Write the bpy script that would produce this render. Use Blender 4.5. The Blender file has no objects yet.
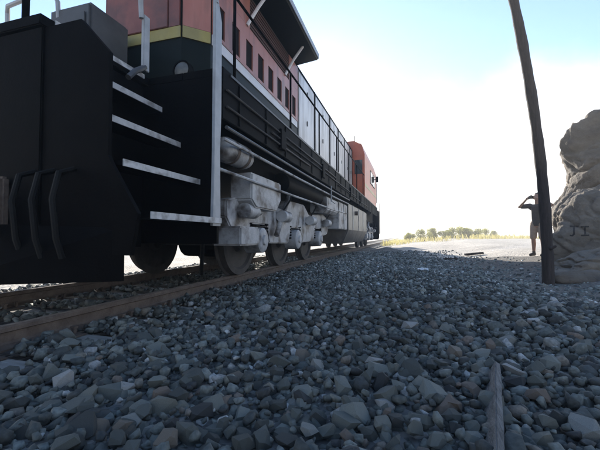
import bpy, bmesh, math, random
import numpy as np
from mathutils import Vector, Matrix, noise
from mathutils.bvhtree import BVHTree

random.seed(7); rng = np.random.default_rng(7)
R = math.radians
scene = bpy.context.scene
COL = scene.collection

# ------------------------------------------------------------------ camera
cam = bpy.data.cameras.new('camera'); cam_o = bpy.data.objects.new('camera', cam); COL.objects.link(cam_o)
cam_o.location = (0, 0, .74); cam_o.rotation_euler = (R(91.8), 0, R(17.15))
cam.sensor_width = 36; cam.lens = 21.0; cam.clip_start = .02; cam.clip_end = 6000
scene.camera = cam_o

# ------------------------------------------------------------------ sky and sun
SUN_AZ = 21.0      # degrees to the left of the track direction (+Y)
SUN_EL = 16.8
world = bpy.data.worlds.new('World'); scene.world = world; world.use_nodes = True
wn = world.node_tree; bg = wn.nodes['Background']
sky = wn.nodes.new('ShaderNodeTexSky'); sky.sky_type = 'NISHITA'; sky.sun_disc = False
sky.sun_elevation = R(SUN_EL); sky.sun_rotation = R(-SUN_AZ)
sky.air_density = 1.0; sky.dust_density = .2; sky.ozone_density = 3.2
# a bright bank of thin cloud low in the sky, all round
wt = wn.nodes.new('ShaderNodeTexCoord'); wx = wn.nodes.new('ShaderNodeSeparateXYZ'); wn.links.new(wt.outputs['Generated'], wx.inputs[0])
wz = wn.nodes.new('ShaderNodeTexNoise'); wz.inputs['Scale'].default_value = 2.6; wz.inputs['Detail'].default_value = 7; wz.inputs['Roughness'].default_value = .55
wn.links.new(wt.outputs['Generated'], wz.inputs[0])
wm = wn.nodes.new('ShaderNodeMath'); wm.operation = 'MULTIPLY_ADD'; wm.inputs[1].default_value = -.42
wn.links.new(wz.outputs[0], wm.inputs[0]); wn.links.new(wx.outputs[2], wm.inputs[2])
wr = wn.nodes.new('ShaderNodeMapRange'); wr.interpolation_type = 'SMOOTHSTEP'
wr.inputs[1].default_value = .02; wr.inputs[2].default_value = .21; wr.inputs[3].default_value = .9; wr.inputs[4].default_value = 0
wn.links.new(wm.outputs[0], wr.inputs[0])
wc = wn.nodes.new('ShaderNodeMix'); wc.data_type = 'RGBA'; wc.inputs[7].default_value = (4.6, 4.7, 4.8, 1)
wn.links.new(wr.outputs[0], wc.inputs[0]); wn.links.new(sky.outputs[0], wc.inputs[6])
wn.links.new(wc.outputs[2], bg.inputs[0]); bg.inputs[1].default_value = .13
sd = bpy.data.lights.new('sun', 'SUN'); sun = bpy.data.objects.new('sun', sd); COL.objects.link(sun)
sd.energy = 5.0; sd.angle = R(.5); sd.color = (1, .93, .82)
sdir = Vector((-math.sin(R(SUN_AZ))*math.cos(R(SUN_EL)), math.cos(R(SUN_AZ))*math.cos(R(SUN_EL)), math.sin(R(SUN_EL))))
sun.rotation_euler = sdir.to_track_quat('Z', 'Y').to_euler(); sun.location = (-20, 40, 30)
vs = scene.view_settings
vs.view_transform = 'Standard'; vs.look = 'None'; vs.gamma = 1; vs.use_curve_mapping = False
vs.exposure = 1.38

# ------------------------------------------------------------------ helpers
class MB:
    """collects shapes, world coordinates"""
    def __init__(s): s.v = []; s.f = []; s.sm = []
    def add(s, vs_, fs, smooth=False):
        n = len(s.v); s.v += [tuple(p) for p in vs_]
        for q in fs: s.f.append([i+n for i in q]); s.sm.append(smooth)
        return s
    def box(s, x0, x1, y0, y1, z0, z1):
        return s.add([(x, y, z) for z in (z0, z1) for y in (y0, y1) for x in (x0, x1)],
                     [(0,2,3,1),(4,5,7,6),(0,1,5,4),(2,6,7,3),(0,4,6,2),(1,3,7,5)])
    def prism(s, pts, axis, a, b):
        """polygon in the two other axes, extruded along axis from a to b"""
        def P(p, t):
            return {'x': (t, p[0], p[1]), 'y': (p[0], t, p[1]), 'z': (p[0], p[1], t)}[axis]
        n = len(pts)
        vs_ = [P(p, a) for p in pts]+[P(p, b) for p in pts]
        return s.add(vs_, [list(range(n))[::-1], list(range(n, 2*n))]+[(i, (i+1) % n, (i+1) % n+n, i+n) for i in range(n)])
    def tube(s, pts, r, n=10, caps=True, ry=None):
        pts = [Vector(p) for p in pts]; k = len(pts)
        rs = r if isinstance(r, (list, tuple)) else [r]*k
        rings = []; u = None
        for i, p in enumerate(pts):
            t = (pts[min(i+1, k-1)]-pts[max(i-1, 0)]).normalized()
            if u is None: u = t.orthogonal().normalized()
            u = (u-t*u.dot(t)); u = u.normalized() if u.length > 1e-6 else t.orthogonal().normalized()
            w = t.cross(u)
            rings.append([p+(u*math.cos(2*math.pi*j/n)+w*math.sin(2*math.pi*j/n))*rs[i] for j in range(n)])
        vs_ = [q for rg in rings for q in rg]; fs = []
        for i in range(k-1):
            for j in range(n):
                fs.append((i*n+j, i*n+(j+1) % n, (i+1)*n+(j+1) % n, (i+1)*n+j))
        s.add(vs_, fs, True)
        if caps:
            b = len(s.v)-len(vs_)
            s.f.append([b+j for j in range(n)][::-1]); s.sm.append(False)
            s.f.append([b+(k-1)*n+j for j in range(n)]); s.sm.append(False)
        return s
    def lathe(s, prof, c, axis='x', n=32):
        """profile of (along, radius) about an axis through c"""
        vs_ = []
        for a, r in prof:
            for j in range(n):
                t = 2*math.pi*j/n; p, q = r*math.cos(t), r*math.sin(t)
                o = {'x': (a, p, q), 'y': (p, a, q), 'z': (p, q, a)}[axis]
                vs_.append((c[0]+o[0], c[1]+o[1], c[2]+o[2]))
        k = len(prof); fs = []
        for i in range(k-1):
            for j in range(n): fs.append((i*n+j, i*n+(j+1) % n, (i+1)*n+(j+1) % n, (i+1)*n+j))
        return s.add(vs_, fs, True)
    def blob(s, p0, r0, p1, r1, n=12):
        """tapered capsule"""
        p0, p1 = Vector(p0), Vector(p1); d = (p1-p0); L = d.length; t = d/L if L > 1e-6 else Vector((0,0,1))
        pts = []; rs = []
        for i in range(5):
            a = math.pi/2*(1-i/4); pts.append(p0-t*r0*math.sin(a)); rs.append(max(r0*math.cos(a), .0005))
        for i in range(5):
            a = math.pi/2*i/4; pts.append(p1+t*r1*math.sin(a)); rs.append(max(r1*math.cos(a), .0005))
        return s.tube(pts, rs, n)
    def mesh(s, name, origin=(0,0,0), bevel=0, recalc=True):
        me = bpy.data.meshes.new(name); o = Vector(origin)
        me.from_pydata([Vector(p)-o for p in s.v], [], s.f)
        me.polygons.foreach_set('use_smooth', s.sm)
        bm = bmesh.new(); bm.from_mesh(me)
        if recalc: bmesh.ops.recalc_face_normals(bm, faces=bm.faces)
        if bevel:
            es = [e for e in bm.edges if len(e.link_faces) == 2 and e.calc_face_angle(0) > .6]
            bmesh.ops.bevel(bm, geom=es, offset=bevel, segments=2, affect='EDGES', clamp_overlap=True)
        for e in bm.edges:
            if len(e.link_faces) == 2 and e.calc_face_angle(0) > .62: e.smooth = False
        bm.to_mesh(me); bm.free(); me.update()
        return me

WORLD_LOC = {}
def link(o, parent=None):
    COL.objects.link(o)
    if parent is not None: o.parent = parent
    return o
def thing(name, loc, label, cat, group=None, kind=None):
    o = bpy.data.objects.new(name, None); o.location = loc; link(o); WORLD_LOC[o.name] = Vector(loc)
    tag(o, label, cat, group, kind); return o
def tag(o, label=None, cat=None, group=None, kind=None):
    if label: o['label'] = label
    if cat: o['category'] = cat
    if group: o['group'] = group
    if kind: o['kind'] = kind
    return o
def part(name, mb, mat, parent, bevel=0, label=None, kind=None):
    po = WORLD_LOC[parent.name]
    me = mb.mesh(name, po, bevel); me.materials.append(mat)
    o = bpy.data.objects.new(name, me); link(o, parent); WORLD_LOC[o.name] = po
    if label: o['label'] = label
    if kind: o['kind'] = kind
    return o
def solo(name, mb, mat, loc, label=None, cat=None, group=None, kind=None, bevel=0):
    me = mb.mesh(name, loc, bevel); me.materials.append(mat)
    o = bpy.data.objects.new(name, me); o.location = loc; link(o); WORLD_LOC[o.name] = Vector(loc)
    return tag(o, label, cat, group, kind)

# ------------------------------------------------------------------ materials
def mat(name, a, b=None, rough=.6, metal=0, scale=6, bump=0, bscale=40, detail=6, spec=.5, stretch=None, c=None, cfac=.5, cscale=2.5):
    m = bpy.data.materials.new(name); m.use_nodes = True
    nt = m.node_tree; N = nt.nodes; L = nt.links; p = N['Principled BSDF']
    p.inputs['Roughness'].default_value = rough; p.inputs['Metallic'].default_value = metal
    p.inputs['Specular IOR Level'].default_value = spec
    b = b or a
    tc = N.new('ShaderNodeTexCoord'); mp = N.new('ShaderNodeMapping'); L.new(tc.outputs['Object'], mp.inputs[0])
    if stretch: mp.inputs['Scale'].default_value = stretch
    nz = N.new('ShaderNodeTexNoise'); nz.inputs['Scale'].default_value = scale; nz.inputs['Detail'].default_value = detail
    nz.inputs['Roughness'].default_value = .62
    L.new(mp.outputs[0], nz.inputs[0])
    cr = N.new('ShaderNodeValToRGB'); cr.color_ramp.elements[0].position = .34; cr.color_ramp.elements[1].position = .68
    cr.color_ramp.elements[0].color = (*a, 1); cr.color_ramp.elements[1].color = (*b, 1)
    L.new(nz.outputs[0], cr.inputs[0]); out = cr.outputs[0]
    if c:
        n2 = N.new('ShaderNodeTexNoise'); n2.inputs['Scale'].default_value = cscale; n2.inputs['Detail'].default_value = 8
        L.new(mp.outputs[0], n2.inputs[0])
        r2 = N.new('ShaderNodeValToRGB'); r2.color_ramp.elements[0].position = .48; r2.color_ramp.elements[1].position = .64
        r2.color_ramp.elements[1].color = (cfac, cfac, cfac, 1)
        L.new(n2.outputs[0], r2.inputs[0])
        mx = N.new('ShaderNodeMix'); mx.data_type = 'RGBA'; L.new(r2.outputs[0], mx.inputs[0])
        L.new(out, mx.inputs[6]); mx.inputs[7].default_value = (*c, 1); out = mx.outputs[2]
    L.new(out, p.inputs['Base Color'])
    if bump:
        n3 = N.new('ShaderNodeTexNoise'); n3.inputs['Scale'].default_value = bscale; n3.inputs['Detail'].default_value = 8
        L.new(mp.outputs[0], n3.inputs[0]); bp = N.new('ShaderNodeBump'); bp.inputs['Strength'].default_value = bump
        bp.inputs['Distance'].default_value = .02
        L.new(n3.outputs[0], bp.inputs['Height']); L.new(bp.outputs[0], p.inputs['Normal'])
    m['out'] = 0
    return m

M = {}
M['black'] = mat('black_paint', (.0012,.0012,.0016), (.003,.0029,.003), .65, bump=.1, spec=.05)
M['green'] = mat('dark_green_paint', (.002,.006,.0055), (.004,.009,.008), .45, bump=.05, spec=.12)
M['salmon'] = mat('salmon_orange_paint', (.36,.12,.085), (.44,.19,.145), .4, scale=3, c=(.16,.08,.06), cfac=.75, cscale=4, bump=.06, stretch=(1,1,.22))  # salmon-orange hood paint with vertical grime streaks
M['orange'] = mat('orange_red_paint', (.48,.10,.045), (.58,.15,.07), .4, scale=3, c=(.3,.12,.08), cfac=.4, bump=.06)
M['endred'] = mat('dull_red_paint', (.17,.05,.04), (.25,.085,.065), .45, scale=3, c=(.09,.045,.04), cfac=.7, bump=.08)  # darker, duller red-brown with dark blotches, for the hood end
M['silver'] = mat('silver_paint', (.62,.61,.61), (.74,.73,.72), .36, scale=2.5, c=(.34,.31,.29), cfac=.75, cscale=4, bump=.08, stretch=(1,1,.2))
M['truck'] = mat('dusty_silver_paint', (.32,.32,.33), (.5,.5,.5), .55, scale=5, c=(.06,.046,.036), cfac=.95, cscale=3.4, bump=.25)
M['cream'] = mat('pale_stripe_paint', (.62,.60,.62), (.72,.7,.7), .4, scale=4, c=(.5,.45,.42), cfac=.5)
M['yellow'] = mat('yellow_stripe_paint', (.33,.26,.06), (.4,.33,.1), .4, scale=4, c=(.2,.17,.08), cfac=.5)
M['white'] = mat('white_rail_paint', (.30,.32,.34), (.40,.41,.43), .45, scale=8, c=(.2,.19,.18), cfac=.4)
M['nosing'] = mat('worn_white_nosing', (.42,.42,.42), (.56,.56,.56), .5, scale=14, c=(.16,.15,.14), cfac=.8, cscale=9)
M['grey'] = mat('grey_paint', (.055,.058,.062), (.085,.086,.09), .5, scale=4, c=(.04,.038,.036), cfac=.6)
M['screen'] = mat('radiator_screen', (.05,.018,.014), (.08,.03,.022), .7)
M['slot'] = mat('vent_slot_dark', (.008,.006,.007), (.014,.01,.011), .8, spec=.1)
M['tank'] = mat('fuel_tank_paint', (.05,.048,.046), (.09,.085,.08), .45, scale=3, c=(.2,.18,.16), cfac=.5, bump=.1)
M['glass'] = mat('cab_glass', (.02,.025,.03), None, .08)
M['lens'] = mat('lamp_lens', (.09,.095,.09), (.13,.13,.125), .35, scale=20)
M['steel'] = mat('worn_steel', (.3,.29,.28), (.4,.38,.36), .3, metal=.8, scale=12)
M['rust'] = mat('rail_rust', (.07,.05,.04), (.14,.105,.082), .8, scale=9, bump=.35, bscale=70, c=(.16,.125,.1), cfac=.5, cscale=14)
M['tie'] = mat('weathered_tie', (.2,.185,.165), (.40,.38,.355), .9, scale=5, bump=.6, bscale=30, stretch=(.5,5,5))
M['pole'] = mat('creosote_pole', (.022,.016,.014), (.06,.045,.04), .85, scale=8, bump=.8, bscale=24, stretch=(6,6,.35))
M['board'] = mat('weathered_board', (.085,.082,.078), (.24,.232,.222), .9, scale=8, bump=.7, bscale=30, stretch=(9,.7,9))
M['rock'] = mat('boulder_rock', (.105,.085,.066), (.2,.168,.135), .92, scale=2.2, bump=.9, bscale=26, detail=12, c=(.045,.04,.036), cfac=.8, cscale=1.7)
M['rock2'] = mat('pale_boulder_rock', (.15,.125,.098), (.25,.215,.172), .92, scale=2.2, bump=.8, bscale=26, detail=12, c=(.07,.06,.05), cfac=.6, cscale=2.4)
M['graffiti'] = mat('black_spray_paint', (.02,.018,.018), (.04,.035,.035), .8, scale=30)
M['hose'] = mat('rubber_hose', (.005,.005,.005), None, .7, spec=.2)
M['skin'] = mat('skin', (.30,.18,.135), (.36,.22,.165), .55, scale=12)
M['shirt'] = mat('dark_shirt_cloth', (.02,.02,.03), (.035,.033,.045), .9, scale=20, bump=.3)
M['shorts'] = mat('tan_shorts_cloth', (.36,.27,.21), (.44,.34,.27), .9, scale=20, bump=.3)
M['hair'] = mat('dark_hair', (.02,.014,.01), (.04,.028,.02), .6, scale=60)
M['shoe'] = mat('shoe_leather', (.05,.045,.04), None, .7)
M['litter'] = mat('white_scrap', (.72,.74,.76), (.8,.8,.8), .6)
M['bark'] = mat('shrub_bark', (.12,.09,.06), (.18,.14,.1), .9)
M['exhaust'] = mat('sooty_metal', (.03,.028,.026), (.07,.06,.055), .7)

def leaf_mat(name, a, b):
    m = mat(name, a, b, .7, scale=1.2, detail=3); nt = m.node_tree; p = nt.nodes['Principled BSDF']
    tr = nt.nodes.new('ShaderNodeBsdfTranslucent'); mx = nt.nodes.new('ShaderNodeMixShader'); mx.inputs[0].default_value = .5
    src = p.inputs['Base Color'].links[0].from_socket
    nt.links.new(src, tr.inputs[0]); nt.links.new(p.outputs[0], mx.inputs[1]); nt.links.new(tr.outputs[0], mx.inputs[2])
    nt.links.new(mx.outputs[0], nt.nodes['Material Output'].inputs[0]); return m
M['leaf'] = leaf_mat('scrub_leaf', (.30,.31,.08), (.46,.44,.16))
M['drygrass'] = leaf_mat('dry_grass', (.42,.37,.14), (.56,.5,.24))

def stone_mat(name, k):
    m = bpy.data.materials.new(name); m.use_nodes = True
    nt = m.node_tree; N = nt.nodes; L = nt.links; p = N['Principled BSDF']; p.inputs['Roughness'].default_value = .75
    at = N.new('ShaderNodeAttribute'); at.attribute_name = 'tone'
    cr = N.new('ShaderNodeValToRGB'); e = cr.color_ramp.elements
    e[0].position = 0; e[0].color = (.018,.019,.020,1); e[1].position = 1; e[1].color = (.30,.30,.29,1)
    for pos, col in ((.25,(.034,.0385,.036)), (.5,(.063,.071,.066)), (.72,(.112,.123,.114)), (.80,(.10,.102,.086)), (.84,(.10,.078,.062)), (.865,(.13,.135,.125)), (.9,(.16,.165,.163))):
        q = e.new(pos); q.color = (*col, 1)
    L.new(at.outputs['Fac'], cr.inputs[0])
    tc = N.new('ShaderNodeTexCoord'); nz = N.new('ShaderNodeTexNoise'); nz.inputs['Scale'].default_value = 55; nz.inputs['Detail'].default_value = 5
    L.new(tc.outputs['Object'], nz.inputs[0])
    mr = N.new('ShaderNodeMapRange'); mr.inputs[1].default_value = .3; mr.inputs[2].default_value = .7; mr.inputs[3].default_value = .65*k; mr.inputs[4].default_value = 1.35*k
    L.new(nz.outputs[0], mr.inputs[0])
    mx = N.new('ShaderNodeVectorMath'); mx.operation = 'SCALE'; L.new(cr.outputs[0], mx.inputs[0]); L.new(mr.outputs[0], mx.inputs['Scale'])
    L.new(mx.outputs[0], p.inputs['Base Color'])
    bp = N.new('ShaderNodeBump'); bp.inputs['Strength'].default_value = .6; bp.inputs['Distance'].default_value = .007
    L.new(nz.outputs[0], bp.inputs['Height']); L.new(bp.outputs[0], p.inputs['Normal'])
    return m
M['stone'] = stone_mat('ballast_stone', 1.35); M['hazy'] = stone_mat('haze_toned_stone', 2.4)  # second tone is lighter: distance haze put into the stone colour

def ground_mat(name, dark, light, peb, pebscale):
    m = mat(name, dark, light, .95, scale=.8, detail=10, bump=0)
    nt = m.node_tree; N = nt.nodes; L = nt.links; p = N['Principled BSDF']
    tc = N.new('ShaderNodeTexCoord'); vo = N.new('ShaderNodeTexVoronoi'); vo.inputs['Scale'].default_value = pebscale
    L.new(tc.outputs['Object'], vo.inputs[0])
    sp = N.new('ShaderNodeSeparateColor'); L.new(vo.outputs['Color'], sp.inputs[0])
    mr = N.new('ShaderNodeMapRange'); mr.inputs[3].default_value = 1-peb; mr.inputs[4].default_value = 1+peb; L.new(sp.outputs[0], mr.inputs[0])
    src = p.inputs['Base Color'].links[0].from_socket
    mx = N.new('ShaderNodeVectorMath'); mx.operation = 'SCALE'; L.new(src, mx.inputs[0]); L.new(mr.outputs[0], mx.inputs['Scale'])
    L.new(mx.outputs[0], p.inputs['Base Color'])
    bp = N.new('ShaderNodeBump'); bp.inputs['Strength'].default_value = .9; bp.inputs['Distance'].default_value = .03; bp.invert = True
    L.new(vo.outputs['Distance'], bp.inputs['Height']); L.new(bp.outputs[0], p.inputs['Normal'])
    return m
M['sand'] = ground_mat('dry_sand', (.47,.42,.35), (.64,.58,.50), .22, 22)
M['bed'] = ground_mat('ballast_bed', (.085,.085,.082), (.15,.147,.14), .6, 20)

# ------------------------------------------------------------------ ground
CX = -3.33
def sst(a, b, x):
    t = np.clip((np.asarray(x, float)-a)/(b-a), 0, 1); return t*t*(3-2*t)
def wob(x, y, s, ph):
    return (np.sin(x*s+ph)+np.sin(y*s*1.13+ph*2.3)+np.sin((x+y)*s*.71+ph*1.7)+np.sin((x-1.6*y)*s*.57+ph*.6))/4
def gh(x, y):
    x = np.asarray(x, float); y = np.asarray(y, float)
    h = .09*sst(8, 12, y)*sst(.8, 3.0, x)
    h = h+.14*sst(12, 20, y)*(1-sst(30, 45, y))*sst(-1.6, .6, x)
    h = h+.16*sst(14, 30, y)*sst(-1, 3, x)
    h = h+.12*sst(2.3, 3.6, x)*sst(4.5, 7, y)
    a = sst(-2.0, .5, x)+sst(5.5, 7.5, -x)
    h = h+a*(.035*wob(x, y, 1.7, .4)+.02*wob(x, y, 4.3, 1.9))
    far = sst(50, 300, np.hypot(x, y))
    h = h+far*(.5*wob(x, y, .02, .8))
    return h
def bed_top(x, y):
    x = np.asarray(x, float); y = np.asarray(y, float)
    e = 2.2+.45*wob(x*0, y, 1.1, .2)-.2*np.clip(y-6, 0, 10)-.12*np.clip(y-18, 0, 18)
    drop = sst(e-1.2, e+.4, x)+sst(4.7, 5.5, -x)
    tr = 1-sst(1.35, 2.05, np.abs(x-CX))
    return gh(x, y)+.03-.13*drop-.125*tr+.012*wob(x, y, 6.5, .9)*(1-tr)
def grid_mesh(name, xs, ys, fn, m):
    Xg, Yg = np.meshgrid(xs, ys); Z = fn(Xg, Yg)
    v = np.stack([Xg, Yg, Z], -1).reshape(-1, 3); nx, ny = len(xs), len(ys)
    i = (np.arange(ny-1)[:, None]*nx+np.arange(nx-1)[None]).ravel()
    f = np.stack([i, i+1, i+nx+1, i+nx], -1)
    me = bpy.data.meshes.new(name); me.from_pydata(v.tolist(), [], f.tolist()); me.materials.append(m)
    me.polygons.foreach_set('use_smooth', [True]*len(f))
    o = bpy.data.objects.new(name, me); link(o); WORLD_LOC[o.name] = Vector((0,0,0)); return o
def graded(lo, hi, fine, far, step):
    mid = np.arange(lo, hi+1e-6, step); g = hi; out = []; s = step
    while g < far: s *= 1.25; g += s; out.append(g)
    g = lo; o2 = []; s = step
    while g > -far: s *= 1.25; g -= s; o2.append(g)
    return np.concatenate([np.array(o2[::-1]), mid, np.array(out)])
xs = graded(-8, 9, 0, 4000, .16); ys = graded(-3, 42, 0, 4000, .2)
tag(grid_mesh('ground', xs, ys, lambda x, y: gh(x, y)-.25*(1-sst(-2.2, -.9, x))*(1-sst(4.7, 5.2, -x))*(1-sst(60, 90, y)), M['sand']), kind='structure')
bed = grid_mesh('ballast_bed', np.arange(-6.6, 3.6, .12), np.concatenate([np.arange(-8, 26, .14), np.arange(26, 120, 1.0)]), bed_top, M['bed'])
tag(bed, kind='structure')
M['dirt'] = ground_mat('shade_toned_dirt', (.115,.105,.092), (.19,.172,.15), .3, 34)  # gritty dirt, with the shade of the near ground toned into its colour
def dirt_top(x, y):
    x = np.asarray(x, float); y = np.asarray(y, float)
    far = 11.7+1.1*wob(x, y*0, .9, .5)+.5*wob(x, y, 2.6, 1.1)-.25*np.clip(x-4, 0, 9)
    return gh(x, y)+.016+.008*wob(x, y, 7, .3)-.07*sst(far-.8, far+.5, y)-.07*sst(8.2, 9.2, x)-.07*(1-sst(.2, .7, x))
tag(grid_mesh('shade_toned_dirt_apron', np.arange(.1, 9.3, .11), np.arange(-3, 15, .11), dirt_top, M['dirt']), kind='structure')
def zg(x, y): return float(max(gh(x, y), bed_top(x, y)))

# ------------------------------------------------------------------ railway track
track = thing('railway_track', (CX, 10, 0), 'rusty steel railway track on weathered timber ties beneath the locomotive', 'railway track')
RT = .14; RB = -.012
def rail_prof(c):
    h = RT-RB
    half = [(.072, 0), (.072, .012), (.018, .032), (.009, .045), (.009, h-.045), (.036, h-.034), (.036, h-.008), (.030, h)]
    return [(c+a, RB+b) for a, b in half]+[(c-a, RB+b) for a, b in half[::-1]]
rails = []
for sx in (1, -1):
    mb = MB().prism(rail_prof(CX+sx*.753), 'y', -8, 110)
    rails.append(part('rail', mb, M['rust'], track))
    mb = MB().box(CX+sx*.753-.026, CX+sx*.753+.026, -8, 110, RT-.001, RT+.003)
    part('running_surface', mb, M['rust'], rails[-1])
tie_meshes = []
for k in range(4):
    mb = MB(); L_ = 1.28
    n = 8; vs_ = []
    for i in range(n+1):
        x = -L_+2*L_*i/n
        for (yy, zz) in ((-.115, -.17), (.115, -.17), (.113, 0), (-.113, 0)):
            vs_.append((x+random.uniform(-.015, .015)*(i in (0, n)), yy+random.uniform(-.008, .008), zz+(random.uniform(-.012, .003) if zz == 0 else 0)))
    fs = []
    for i in range(n):
        for j in range(4): fs.append((i*4+j, i*4+(j+1) % 4, i*4+4+(j+1) % 4, i*4+4+j))
    fs += [(0, 3, 2, 1), (n*4, n*4+1, n*4+2, n*4+3)]
    mb.add(vs_, fs); me = mb.mesh('tie', bevel=.006); me.materials.append(M['tie']); tie_meshes.append(me)
plate = MB().box(-.19, .19, -.09, .09, 0, .009); 
for sx, sy in ((-.12, .06), (.12, -.06), (-.1, -.06), (.1, .06)):
    plate.box(sx-.012, sx+.012, sy-.012, sy+.012, .009, .05)
    plate.box(sx-.022, sx+.022, sy-.016, sy+.016, .05, .064)
plate_me = plate.mesh('tie_plate'); plate_me.materials.append(M['rust'])
y = -3.0; k = 0
while y < 48:
    o = bpy.data.objects.new('tie', tie_meshes[k % 4]); link(o, track)
    o.location = (random.uniform(-.03, .03), y-10+random.uniform(-.02, .02), RB-.010); o.rotation_euler.z = random.uniform(-.02, .02)
    if y < 12:
        for sx in (1, -1):
            q = bpy.data.objects.new('tie_plate', plate_me); link(q, o); q.location = (sx*.753-o.location.x, 0, .0005)
    y += .56; k += 1

# ------------------------------------------------------------------ ballast stones
def hull_stone(npts, flat, rough):
    bm = bmesh.new()
    for i in range(npts):
        v = Vector((random.gauss(0,1), random.gauss(0,1), random.gauss(0,1))).normalized()*random.uniform(1-rough, 1)
        # square the ball off a little so that the faces come out flat and broken
        v = Vector([math.copysign(abs(c)**.72, c) for c in v])
        bm.verts.new((v.x*random.uniform(.9, 1.1), v.y*.82, v.z*flat))
    r = bmesh.ops.convex_hull(bm, input=bm.verts)
    bmesh.ops.delete(bm, geom=[g for g in r['geom_interior'] if isinstance(g, bmesh.types.BMVert)], context='VERTS')
    bmesh.ops.delete(bm, geom=[v for v in bm.verts if not v.link_faces], context='VERTS')
    bmesh.ops.triangulate(bm, faces=bm.faces); bm.verts.index_update()
    v = np.array([tuple(p.co) for p in bm.verts]); f = np.array([[q.index for q in p.verts] for p in bm.faces]); bm.free()
    return v, f
T_FINE = [hull_stone(17, random.uniform(.5, .8), .22) for _ in range(22)]
T_COARSE = [hull_stone(12, random.uniform(.5, .8), .25) for _ in range(16)]
th_, sth, cth = R(17.15), math.sin(R(17.15)), math.cos(R(17.15))
def scatter(x0, x1, y0, y1, sp, keep):
    gx, gy = np.meshgrid(np.arange(x0, x1, sp), np.arange(y0, y1, sp)); n = gx.size
    x = gx.ravel()+rng.uniform(-.5, .5, n)*sp; y = gy.ravel()+rng.uniform(-.5, .5, n)*sp
    k = keep(x, y) > rng.random(n); return x[k], y[k]
def zc_of(x, y): return -x*sth+y*cth
def in_view(x, y, margin=.5):
    zc = zc_of(x, y); xc = x*cth+y*sth
    return (zc > .75) & (np.abs(xc) < .90*zc+margin)
def track_clear(x, y):
    """1 beside the ties, 0 where a tie top or a rail stands clear of the stones"""
    u = np.abs(x-CX); ph = np.abs(((y+3.0)/.56+.5) % 1-.5)*.56
    on_tie = (u < 1.30) & (ph < .122)
    on_rail = np.abs(u-.753) < .085
    return np.where(on_tie | on_rail, 0, 1)
def dens(x, y):
    e = 2.2+.45*wob(x*0, y, 1.1, .2)-.2*np.clip(y-6, 0, 10)-.12*np.clip(y-18, 0, 18)
    return np.where(x < e, 1-.45*sst(e-.9, e, x), .30*(1-sst(e, e+2.0, x))+.05*(1-sst(9, 12, y)))
fx, fy, fs_, fz = [], [], [], []
def take(x, y, s, z): fx.append(x); fy.append(y); fs_.append(s); fz.append(z)
# near, dense: two layers
for layer in range(2):
    x, y = scatter(-2.6, 3.2, .5, 4.2, .047 if layer else .038, lambda x, y: in_view(x, y)*dens(x, y)*track_clear(x, y)*(1. if not layer else .55))
    s = np.clip(rng.lognormal(math.log(.023 if not layer else .030), .40, x.size), .009, .068)
    take(x, y, s, np.maximum(gh(x, y), bed_top(x, y))+(0 if not layer else .026)+rng.uniform(-.012, .012, x.size))
nb = sum(a.size for a in fx)
for (xa, xb, ya, yb, sp, m) in ((-2.6, 4.2, 4.2, 8.5, .046, .027), (-2.6, 4.4, 8.5, 16, .068, .034), (-5.2, -2.6, 1.0, 12, .07, .033)):
    x, y = scatter(xa, xb, ya, yb, sp, lambda x, y: in_view(x, y)*dens(x, y)*track_clear(x, y))
    s = np.clip(rng.lognormal(math.log(m), .3, x.size), .015, .075)
    take(x, y, s, np.maximum(gh(x, y), bed_top(x, y))+.004+rng.uniform(-.012, .016, x.size))
SX, SY, SS, SZ = map(np.concatenate, (fx, fy, fs_, fz))
fine = np.arange(SX.size) < nb
tone = np.clip(rng.beta(1.25, 1.4, SX.size)*.98+.01, 0, 1)
# the 300 that show largest
zc = zc_of(SX, SY); xc = SX*cth+SY*sth; dist = np.sqrt(zc**2+xc**2+.55)
inside = fine & (np.abs(xc)/zc < .84) & ((.74-SZ)/zc < .60)
appar = np.where(inside, SS/dist, 0)+np.where(fine & (SZ > 0), 0, 0)
top300 = np.argsort(-appar)[:300]; is_top = np.zeros(SX.size, bool); is_top[top300] = True
def rotmats(n):
    yaw = rng.uniform(0, 2*np.pi, n); ti = rng.normal(0, .45, n); ro = rng.normal(0, .45, n)
    cy, sy, ct, st, cr_, sr = np.cos(yaw), np.sin(yaw), np.cos(ti), np.sin(ti), np.cos(ro), np.sin(ro)
    Rz = np.zeros((n,3,3)); Rz[:,0,0]=cy; Rz[:,0,1]=-sy; Rz[:,1,0]=sy; Rz[:,1,1]=cy; Rz[:,2,2]=1
    Rx = np.zeros((n,3,3)); Rx[:,0,0]=1; Rx[:,1,1]=ct; Rx[:,1,2]=-st; Rx[:,2,1]=st; Rx[:,2,2]=ct
    Ry = np.zeros((n,3,3)); Ry[:,1,1]=1; Ry[:,0,0]=cr_; Ry[:,0,2]=sr; Ry[:,2,0]=-sr; Ry[:,2,2]=cr_
    return Rz@Rx@Ry
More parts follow.
